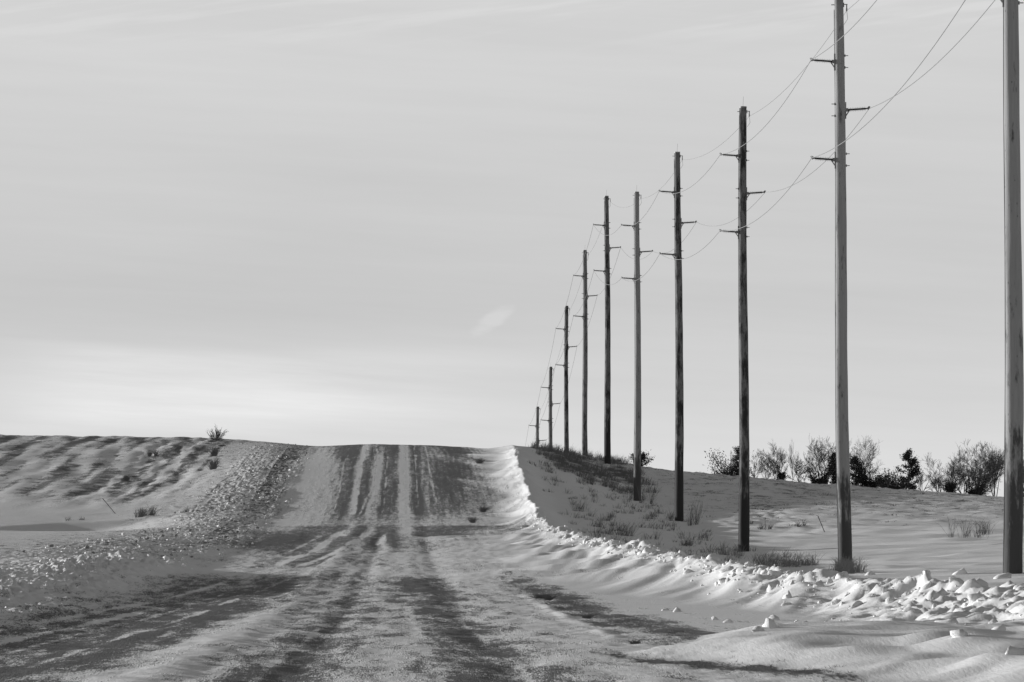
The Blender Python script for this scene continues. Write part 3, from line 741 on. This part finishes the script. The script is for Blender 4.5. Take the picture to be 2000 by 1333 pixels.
for i, (D, px, ytop, lean, kind, lab) in enumerate(POLES):
    xb = (px - VX) * D / F
    ztop = EYE + TILT * D - (ytop - 900) * D / F
    zb = ztop - H_POLE
    zg = H1(xb, D)
    root = empty('power_pole', (xb, D, zb))
    tag(root, lab, 'power pole', 'row of tall wooden power poles along the road')
    r = random.Random(100 + i)
    rb, rt = .262, .172
    # pole: slightly crooked, knotty taper
    n = 44; segs = 20
    vs, fs = [], []
    ph = [r.uniform(0, 6) for _ in range(4)]
    def ctr(z):
        t = z / H_POLE
        return lean * t + .045 * math.sin(t * 5 + ph[0]) * min(1, 4 * t) , .03 * math.sin(t * 4 + ph[1])
    def rad(z):
        t = max(0, z) / H_POLE
        return rb + (rt - rb) * t ** .9
    z0 = -1.5 if zg > zb - 1 else zg - zb - 1.0
    for k in range(n + 1):
        z = z0 + (H_POLE - z0) * k / n
        cxx, cyy = ctr(max(z, 0)); rr = rad(z)
        for q in range(segs):
            a = 2 * math.pi * q / segs
            bump = 1 + .028 * math.sin(3 * a + ph[2] + z * .7) + .02 * math.sin(5 * a + z * 2.1 + ph[3]) + r.uniform(-.009, .009)
            vs.append((cxx + rr * bump * math.cos(a), cyy + rr * bump * math.sin(a), z))
    for k in range(n):
        for q in range(segs):
            a = k * segs + q; b_ = k * segs + (q + 1) % segs
            fs.append((a, b_, b_ + segs, a + segs))
    fs.append(tuple(n * segs + q for q in range(segs)))
    m = MB(); m.v = vs; m.f = fs
    shaft = m.build('shaft', wood(kind, i), root, True)
    # ground wire stapled to the sunny side
    gw = MB(); pts = []
    z = max(z0 + .6, 0)
    while z < H_POLE - .3:
        cxx, cyy = ctr(z); a = math.radians(183 + 6 * math.sin(z * .9 + i))
        rr = rad(z) * 1.03 + .002
        pts.append((cxx + rr * math.cos(a), cyy + rr * math.sin(a), z)); z += .5
    gw.tube(pts, .011, 5)
    gw.build('ground_wire', M_wire, root)
    # top hardware: cap, rod and shield wire bracket
    cxx, cyy = ctr(H_POLE)
    t = MB(); t.tube([(cxx, cyy, H_POLE - .05), (cxx, cyy, H_POLE + .03)], [rt * 1.04, rt * 1.02], 16)
    t.build('top_cap', M_steel, root)
    t = MB(); t.tube([(cxx, cyy, H_POLE), (cxx + .02, cyy, H_POLE + .5)], .006, 5)
    t.build('lightning_rod', M_steel, root)
    t = MB()
    t.tube([(cxx - rt - .10, cyy, H_POLE - .22), (cxx + rt + .16, cyy, H_POLE - .20)], .018, 6)
    t.box((cxx + rt + .02, cyy, H_POLE - .22), (.03, .10, .16))
    t.tube([(cxx + rt + .13, cyy, H_POLE - .20), (cxx + rt + .13, cyy, H_POLE - .36)], .022, 6)
    t.box((cxx + rt + .13, cyy, H_POLE - .40), (.05, .14, .10))
    t.build('shield_wire_bracket', M_steel, root)
    ws = Vector((xb + cxx + rt + .13, D + cyy, zb + H_POLE - .43))
    j = MB(); j.tube([(cxx + rt + .13, cyy, H_POLE - .42), (cxx + rt + .16, cyy - .1, H_POLE - .75), (cxx + rt + .03, cyy, H_POLE - .95)], .008, 5)
    j.build('jumper', M_wire, root)
    wires[0].append(ws)
    for w_i, (side, dz) in enumerate(INS):
        zz = H_POLE - dz
        cxx, cyy = ctr(zz); rr = rad(zz)
        p = (cxx + side * (rr + .05), cyy, zz)
        ins = link('insulator', IM['rod', side], root, p)
        link('mounting_bracket', IM['bracket', side], ins)
        link('conductor_clamp', IM['clamp', side], ins)
        for dz2 in (.22, -.22): link('bolt_end', IM['bolt', side], ins, (-side * (2 * rr + .05), 0, dz2))
        wires[w_i + 1].append(Vector((xb, D, zb)) + Vector(p) + IM['tip', side])
wl = ['uppermost thin shield wire running from pole top to pole top', 'upper left conductor wire hung on the highest left insulators',
      'right hand conductor wire hung on the insulators right of the poles', 'lowest conductor wire hung on the lower left insulators']
for k, pts in enumerate(wires):
    m = MB(); P = []
    pts = list(pts)
    # runs on behind the ridge to the next, unseen pole
    last = pts[-1]; pts.append(Vector((last.x, 815.4, last.z - 5.0)))
    for a, b_ in zip(pts[:-1], pts[1:]):
        sag = .78 if k else .55
        for s in range(24):
            t = s / 24
            q = a.lerp(b_, t); q.z -= 4 * sag * t * (1 - t); P.append(q)
    P.append(pts[-1])
    m.tube(P, .013 if k else .010, 6)
    tag(m.build('power_line', M_wire, None, True), wl[k], 'power line', 'wires strung along the power poles')

# ------------------------------------------------------------------ trees behind the right hand ridge
TY = 530.0
def bare_tree(px, top, w_px, seed, label, base_px=None, stems=1, lean=0.0, Yd=TY, density=1.0, name='bare_tree', base_y=None, droop=0, upright=.5):
    r = random.Random(seed)
    x = (px - VX) * Yd / F
    z0 = H1(x, Yd) - .1
    ztop = EYE + TILT * Yd - (top - 900) * Yd / F
    Ht = ztop - z0
    W = w_px * Yd / F / 2
    root = empty(name, (x, Yd, z0))
    tag(root, label, 'tree' if name != 'bare_shrub' else 'shrub', 'trees behind the right hand ridge')
    tr, cr = MB(), MB()
    def grow(p, d, L, rad, lev):
        nseg = 4 if lev < 2 else 3
        pts = [p]; rads = [rad]
        dd = d.copy(); q = p.copy()
        kids = []
        for s in range(nseg):
            dd = (dd + Vector((r.gauss(0, .10), r.gauss(0, .10), r.gauss(0, .06) + .05 * upright))).normalized()
            q = q + dd * (L / nseg); pts.append(q.copy()); rads.append(max(.010, rad * (1 - .75 * (s + 1) / nseg)))
            kids.append((q.copy(), dd.copy(), rads[-1]))
        (tr if lev < 2 else cr).tube(pts, rads, 5 if lev < 2 else 3, False)
        if lev >= 4: return
        nk = {0: 7, 1: 6, 2: 5, 3: 4}[lev]
        nk = max(2, int(nk * density + r.random()))
        for k in range(nk):
            t = r.uniform(.25 if lev else .08, 1.0)
            i = min(nseg - 1, int(t * nseg))
            a = pts[i].lerp(pts[i + 1], t * nseg - i if t < 1 else 1)
            an = r.uniform(0, 6.28); sp = r.uniform(.35, .85) if lev else r.uniform(.4, .95)
            e1 = dd.orthogonal().normalized(); e2 = dd.cross(e1)
            nd = (dd * math.cos(sp) + (e1 * math.cos(an) + e2 * math.sin(an)) * math.sin(sp))
            nd = (nd + Vector((0, 0, .25 * upright))).normalized()
            grow(a, nd, L * r.uniform(.45, .72), max(.010, rads[i] * .55), lev + 1)
    for s in range(stems):
        sp = .0 if stems == 1 else r.uniform(-.45, .45) + (s - (stems - 1) / 2) * .25
        d = Vector((lean + sp * W / Ht * 1.2, r.uniform(-.2, .2), 1)).normalized()
        grow(Vector((s * .15 - stems * .07, 0, 0)), d, Ht * r.uniform(.55, .68), Ht * .017, 0)
    # fit to the measured height and spread
    allv = tr.v + cr.v
    zs = sorted(v[2] for v in allv); hz = zs[int(len(zs) * .997)]
    xsd = sorted(v[0] for v in allv); wx = (xsd[int(len(xsd) * .985)] - xsd[int(len(xsd) * .015)]) / 2
    kz = Ht / hz; kx = W / wx
    for M in (tr, cr): M.v = [(v[0] * kx, v[1] * kx, v[2] * kz) for v in M.v]
    tr.build('trunk', M_bark, root)
    cr.build('crown', M_twig, root)
def evergreen(px, top, w_px, seed, label, shape='cone', Yd=TY - 4, name='evergreen_tree', low=0.0, n=2600, cat='evergreen tree'):
    r = random.Random(seed)
    x = (px - VX) * Yd / F
    z0 = H1(x, Yd) - .1
    Ht = EYE + TILT * Yd - (top - 900) * Yd / F - z0
    W = w_px * Yd / F / 2
    root = empty(name, (x, Yd, z0))
    tag(root, label, cat, 'trees behind the right hand ridge')
    tr, fo = MB(), MB()
    tr.tube([(0, 0, -.2), (0, 0, Ht * .5), (0, 0, Ht * .92)], [.09, .05, .015], 7)
    boughs = []
    nb = 34
    for k in range(nb):
        t = (k + r.random()) / nb
        a = r.uniform(0, 6.28)
        if shape == 'cone': rr = W * (1 - t * .75) * r.uniform(.65, 1.15); z = Ht * t * .95; up = .25
        elif shape == 'column': rr = W * (math.sin(min(1, t * 1.05) * math.pi * .86 + .35)) * r.uniform(.7, 1.15); z = Ht * t * .92; up = .5
        elif shape == 'spread': rr = W * r.uniform(.6, 1.1); z = Ht * .1 * t; up = r.uniform(.25, .9) * Ht / W
        else: rr = W * r.uniform(.5, 1.05) * (1 - .5 * t); z = Ht * t * .55; up = r.uniform(.6, 1.3) * Ht / W * .6
        p0 = Vector((0, 0, z)); p1 = Vector((rr * math.cos(a), rr * math.sin(a), min(Ht, z + rr * up)))
        boughs.append((p0, p1))
        tr.tube([p0, p0.lerp(p1, .6) - Vector((0, 0, .05)), p1], [.03, .02, .008], 4)
    for k in range(n):
        p0, p1 = boughs[r.randrange(nb)]
        t = r.uniform(.25, 1.05)
        c = p0.lerp(p1, t) + Vector((r.gauss(0, .12), r.gauss(0, .12), r.gauss(0, .09))) * (W / 1.2 + .3)
        s = r.uniform(.04, .11)
        d = (Vector((r.gauss(0, 1), r.gauss(0, 1), r.gauss(.6, .8)))).normalized()
        e = d.orthogonal().normalized()
        e = Matrix.Rotation(r.uniform(0, 6.28), 3, d) @ e
        b0 = len(fo.v)
        fo.v += [tuple(c - e * s * .5), tuple(c + e * s * .5), tuple(c + d * s * 1.8)]
        fo.f.append((b0, b0 + 1, b0 + 2))
    tr.build('trunk', M_bark, root)
    fo.build('foliage', M_ever, root)

evergreen(1252, 877, 50, 1, 'low spiky evergreen shrub on the ridge behind the fifth pole', 'yucca', 498, 'evergreen_shrub', n=1100, cat='shrub')
evergreen(1428, 874, 84, 2, 'ragged dark evergreen just left of the third pole', 'spread', 524, n=3200)
evergreen(1440, 872, 34, 32, 'upright dark evergreen half hidden by the third pole', 'cone', 526, n=1800)
bare_tree(1478, 878, 36, 11, 'faint thin bare tree right beside the third pole', stems=2, density=.8)
bare_tree(1499, 884, 30, 12, 'small faint bare tree, second to the right of the third pole', stems=2, density=.7)
bare_tree(1524, 866, 46, 13, 'slender many branched bare tree with a small dark bush at its foot', stems=3, density=.85)
evergreen(1526, 916, 22, 3, 'small dark round bush under a slender bare tree', 'yucca', 522, 'evergreen_shrub', n=700, cat='shrub')
bare_tree(1550, 861, 22, 14, 'tall narrow pale bare tree standing upright in the gap', density=.75, upright=1.2)
bare_tree(1568, 898, 44, 15, 'low leaning bare tree with drooping branches left of the big bare tree', stems=2, lean=-.5, density=.7)
bare_tree(1612, 856, 78, 16, 'big rounded bare tree just left of the second pole', stems=3, density=.92)
bare_tree(1684, 856, 76, 17, 'big rounded bare tree just right of the second pole', stems=3, density=.92)
evergreen(1600, 905, 50, 4, 'dark evergreen in the foot of the big bare tree, left side', 'spread', 522, n=2400)
evergreen(1628, 884, 42, 5, 'dark evergreen just left of the second pole', 'cone', 520, n=2800)
evergreen(1672, 892, 50, 6, 'dark evergreen just right of the second pole', 'cone', 520, n=2800)
evergreen(1700, 906, 56, 7, 'spreading dark evergreen right of the second pole', 'spread', 521, n=2600)
evergreen(1737, 910, 66, 8, 'low juniper leaning towards the tall cedar', 'spread', 518, n=2800)
evergreen(1776, 876, 48, 9, 'tall dark cedar with a rounded top standing alone', 'column', 517, n=4800)
evergreen(1750, 932, 60, 39, 'low dark mat of juniper at the foot of the cedar', 'spread', 514, 'evergreen_shrub', n=1800, cat='shrub')
bare_tree(1800, 890, 50, 18, 'bare tree reaching out from behind the right side of the cedar', stems=2, density=.7, lean=.25)
bare_tree(1836, 886, 44, 19, 'thin bare tree standing in the gap right of the cedar', stems=3, density=.7)
bare_tree(1858, 898, 44, 20, 'low tangled bare tree left of the thicket', stems=3, density=.9)
bare_tree(1884, 874, 64, 21, 'dense bare tree at the left of the thicket', stems=3, density=.85)
bare_tree(1912, 866, 70, 22, 'tallest bare tree in the middle of the thicket', stems=3, density=1.05)
bare_tree(1945, 870, 56, 23, 'bare tree of the thicket just left of the nearest pole', stems=4, density=.9)
bare_tree(2004, 872, 56, 24, 'bare tree at the right edge, behind the nearest pole', stems=4, density=.9)
evergreen(1857, 938, 34, 25, 'small dark evergreen bush at the left foot of the thicket', 'yucca', 516, 'evergreen_shrub', n=900, cat='shrub')
evergreen(1908, 932, 44, 26, 'larger dark evergreen bush at the foot of the thicket', 'spread', 515, 'evergreen_shrub', n=1700, cat='shrub')

# ------------------------------------------------------------------ weeds, grass, brush, stakes
def blades(M, x, y, n, h, spread, r, lean=.35, wdt=.016):
    """thin stems from one crown, taller in the middle, each with a kink and now and then a side twig"""
    z = H1(x, y) - .03
    for _ in range(int(n * 1.5)):
        a = r.uniform(0, 6.28); q = abs(r.gauss(0, .5)) * spread
        bx, by = x + q * math.cos(a), y + q * math.sin(a) * 1.5
        hh = h * r.uniform(.35, 1.1) * max(.25, 1 - .55 * (q / max(spread, .01)) ** 2)
        lx = r.gauss(.15, lean) + .5 * (bx - x) / max(spread, .01) * lean
        dx, dy = lx * hh, r.gauss(0, lean) * hh
        b0 = len(M.v); ww = wdt * r.uniform(.35, .85)
        kx = r.gauss(0, .06) * hh
        mx, my, mz = bx + dx * .45 + kx, by + dy * .45, z + hh * .6
        ex, ez = bx + dx, z + hh * r.uniform(.85, 1)
        M.v += [(bx - ww / 2, by, z), (bx + ww / 2, by, z), (mx - ww * .4, my, mz), (mx + ww * .4, my, mz), (ex, by + dy, ez)]
        M.f += [(b0, b0 + 1, b0 + 3, b0 + 2), (b0 + 2, b0 + 3, b0 + 4)]
        if r.random() < .5:
            b0 = len(M.v); sx = r.gauss(0, .22) * hh
            M.v += [(mx - ww * .3, my, mz), (mx + ww * .3, my, mz), (mx + sx, my, mz + hh * r.uniform(.1, .3))]
            M.f += [(b0, b0 + 1, b0 + 2)]
r = random.Random(55)
M = MB()      # weeds thick on the rise round the sixth pole
for _ in range(520):
    x = r.uniform(10.5, 18.5); y = r.uniform(432, 512)
    if fbm(np.array([x / 2.5]), np.array([y / 14.]), 71, 2)[0] < -.08: continue
    blades(M, x, y, 16, r.uniform(.35, .95), .5, r, .3, .022)
tag(M.build('dry_weeds', M_weed), 'thick dead weeds covering the rise round the sixth pole', 'weeds', kind='stuff')
M = MB()      # thinner weeds down the bank face
for _ in range(420):
    x = r.uniform(9.0, 17); y = r.uniform(240, 450)
    if fbm(np.array([x / 2.]), np.array([y / 10.]), 72, 2)[0] < .02: continue
    blades(M, x, y, 12, r.uniform(.2, .7), .4, r, .5, .022)
for _ in range(420):
    x = r.uniform(16, 56); y = r.uniform(340, 505)
    blades(M, x, y, 7, r.uniform(.06, .26), .5, r, .9, .035)
tag(M.build('dry_weeds', M_weed), 'sparse dead weeds poking from the snow between bank and poles', 'weeds', kind='stuff')
M = MB()      # grass on the verge
for _ in range(700):
    t = r.random(); y = 84 + t * 82; x = 4.0 - (y - 84) * .013 + r.gauss(0, .22)
    if fbm(np.array([x / .5]), np.array([y / 6.]), 73, 2)[0] < -.02: continue
    blades(M, x, y, 10, r.uniform(.02, .08), .14, r, 1.0, .012)
for _ in range(520):
    x = r.uniform(2.2, 4.2); y = 68.5 - (x - 2.4) * 7 + r.gauss(0, 2.2)
    blades(M, x, y, 9, r.uniform(.02, .07), .12, r, 1.0, .008)
tag(M.build('verge_grass', M_grass), 'flattened dead grass along the right edge of the road', 'grass', kind='stuff')
def tuft(px, py, w_px, h_px, n, lab, name='dead_weed', mat=None, lean=.3, cat='weed', y0=45, y1=600, wd=.02):
    x, y, z = ground_at(px, py, y0, y1)
    M = MB(); k = y / F
    r = random.Random(int(px * 7 + py))
    for _ in range(max(1, int(w_px / 9))):
        blades(M, x + r.uniform(-.5, .5) * w_px * k, y + r.uniform(-1, 1), int(n / max(1, int(w_px / 9))), h_px * k, min(.35, w_px * k * .35), r, lean, wd)
    o = M.build(name, mat or M_weed)
    # base as origin
    for v in o.data.vertices: v.co -= Vector((x, y, z))
    o.location = (x, y, z)
    tag(o, lab, cat, 'clumps of dead weeds and grass in the snow')
tuft(1350, 1028, 26, 62, 46, 'tall feathery dead weed right of the foot of the fourth pole', lean=.18)
tuft(1262, 985, 24, 55, 40, 'tall dead weed right of the foot of the fifth pole', lean=.25)
tuft(1312, 1012, 14, 34, 14, 'thin bent weed stalk left of the fourth pole', lean=.5)
tuft(1525, 1108, 130, 34, 330, 'wide clump of dead grass between the second and third poles', 'dead_grass', M_grass, .45, 'grass')
tuft(1655, 1120, 66, 42, 300, 'clump of dead grass round the foot of the second pole', 'dead_grass', M_grass, .4, 'grass')
tuft(1420, 1085, 50, 26, 90, 'low dead grass left of the foot of the third pole', 'dead_grass', M_grass, .4, 'grass')
tuft(1890, 1050, 60, 50, 60, 'loose dead brush on the field left of the nearest pole', lean=.4)
tuft(1935, 1045, 30, 40, 36, 'thin dead brush close to the left side of the nearest pole', lean=.4)
tuft(1497, 1036, 20, 14, 60, 'dark weed clump at the foot of the small upright stake', lean=.5)
tuft(1565, 1030, 20, 16, 50, 'dark weed clump left of the leaning field stake', lean=.5)
tuft(1210, 1046, 70, 38, 110, 'sprawling dead weeds behind the right hand snow bank', lean=.6)
tuft(1340, 1066, 60, 20, 100, 'low dead weeds in the ditch left of the third pole', lean=.5)
tuft(1130, 1000, 30, 34, 40, 'dead weed on the shaded bank slope', lean=.4)
tuft(1165, 1030, 26, 24, 36, 'small dead weed on the shaded bank slope lower down', lean=.4)
tuft(286, 1010, 34, 24, 170, 'dark dead bush beside the left ditch', 'dead_bush', lean=.45, cat='bush', wd=.025)
tuft(365, 1003, 16, 16, 26, 'little weed right of the dark bush in the left ditch', lean=.5)
tuft(150, 1017, 40, 10, 50, 'low weeds at the left ditch edge, left of the stake', lean=.5)
tuft(300, 892, 18, 16, 110, 'dark bush on the left field below the skyline', 'dead_bush', lean=.35, cat='bush', y0=380, wd=.04)
tuft(238, 940, 22, 14, 90, 'dark low bush lower down on the left field', 'dead_bush', lean=.35, cat='bush', y0=360, wd=.04)
tuft(417, 893, 16, 24, 120, 'dark bush on the left bank below the skyline shrub, upper of two', 'dead_bush', lean=.5, cat='bush', y0=380, wd=.05)
tuft(415, 919, 17, 26, 130, 'dark bush on the left bank below the skyline shrub, lower of two', 'dead_bush', lean=.5, cat='bush', y0=360, wd=.05)
for q, (px, py) in enumerate(((1058, 1170), (1075, 1172), (1148, 1208), (1248, 1260), (940, 1000), (935, 905), (925, 1022))):
    labs = ['dark grass tuft at the far end of the road verge, left of a pair', 'dark grass tuft at the far end of the road verge, right of a pair',
            'lone dark grass tuft half way along the road verge', 'dark grass tuft at the near end of the road verge',
            'dark weed clump at the right road edge, halfway up the hill', 'dark weed clump at the right road edge near the crest', 'dark weed clump at the right road edge at the foot of the hill']
    tuft(px, py, 22 if q < 4 else 17, 13 if q < 4 else 16, 150, labs[q], 'grass_tuft', M_weed, .9, 'grass', wd=.02)
# shrub on the left skyline
def sky_shrub():
    r = random.Random(4)
    x, y, z = ground_at(425, 862, 400)
    y = 508.; x = (424 - VX) * y / F; z = H1(x, y)
    root = empty('bare_shrub', (x, y, z - .1))
    tag(root, 'bare shrub on the skyline at the corner of the left field', 'shrub')
    st, tw = MB(), MB()
    for _ in range(30):
        a = r.gauss(-.1, .55); L = r.uniform(.5, 1.3)
        d = Vector((math.sin(a), r.uniform(-.4, .4), math.cos(a))).normalized()
        p = Vector((r.gauss(0, .12), r.gauss(0, .2), 0)); q = p + d * L
        st.tube([p, p.lerp(q, .5) + Vector((0, 0, .04)), q], [.022, .016, .008], 4)
        for _ in range(9):
            t = r.uniform(.3, 1); b_ = p.lerp(q, t)
            e = (d + Vector((r.gauss(0, .5), r.gauss(0, .5), r.gauss(.1, .3)))).normalized()
            tw.tube([b_, b_ + e * r.uniform(.12, .4)], [.011, .006], 3)
    st.build('stem', M_bark, root); tw.build('twigs', M_bark, root)
sky_shrub()
def stake(px0, py0, px1, py1, lab, rad=.022):
    x, y, z = ground_at(px0, py0)
    k = y / F
    M = MB(); dx = (px1 - px0) * k; dz = (py0 - py1) * k
    M.tube([(-dx * .3, 0, -dz * .3), (dx, .1, dz)], rad, 6)
    root = empty('stake', (x, y, z)); tag(root, lab, 'stake', 'stakes and posts in the snow')
    M.build('shaft', M_post, root)
stake(1611, 1040, 1598, 1008, 'thin dark stake leaning left in the right field')
stake(1495, 1036, 1495, 1010, 'small thin upright stake in the right field', .014)
stake(226, 1004, 201, 974, 'dark stake leaning left beside the left ditch', .02)
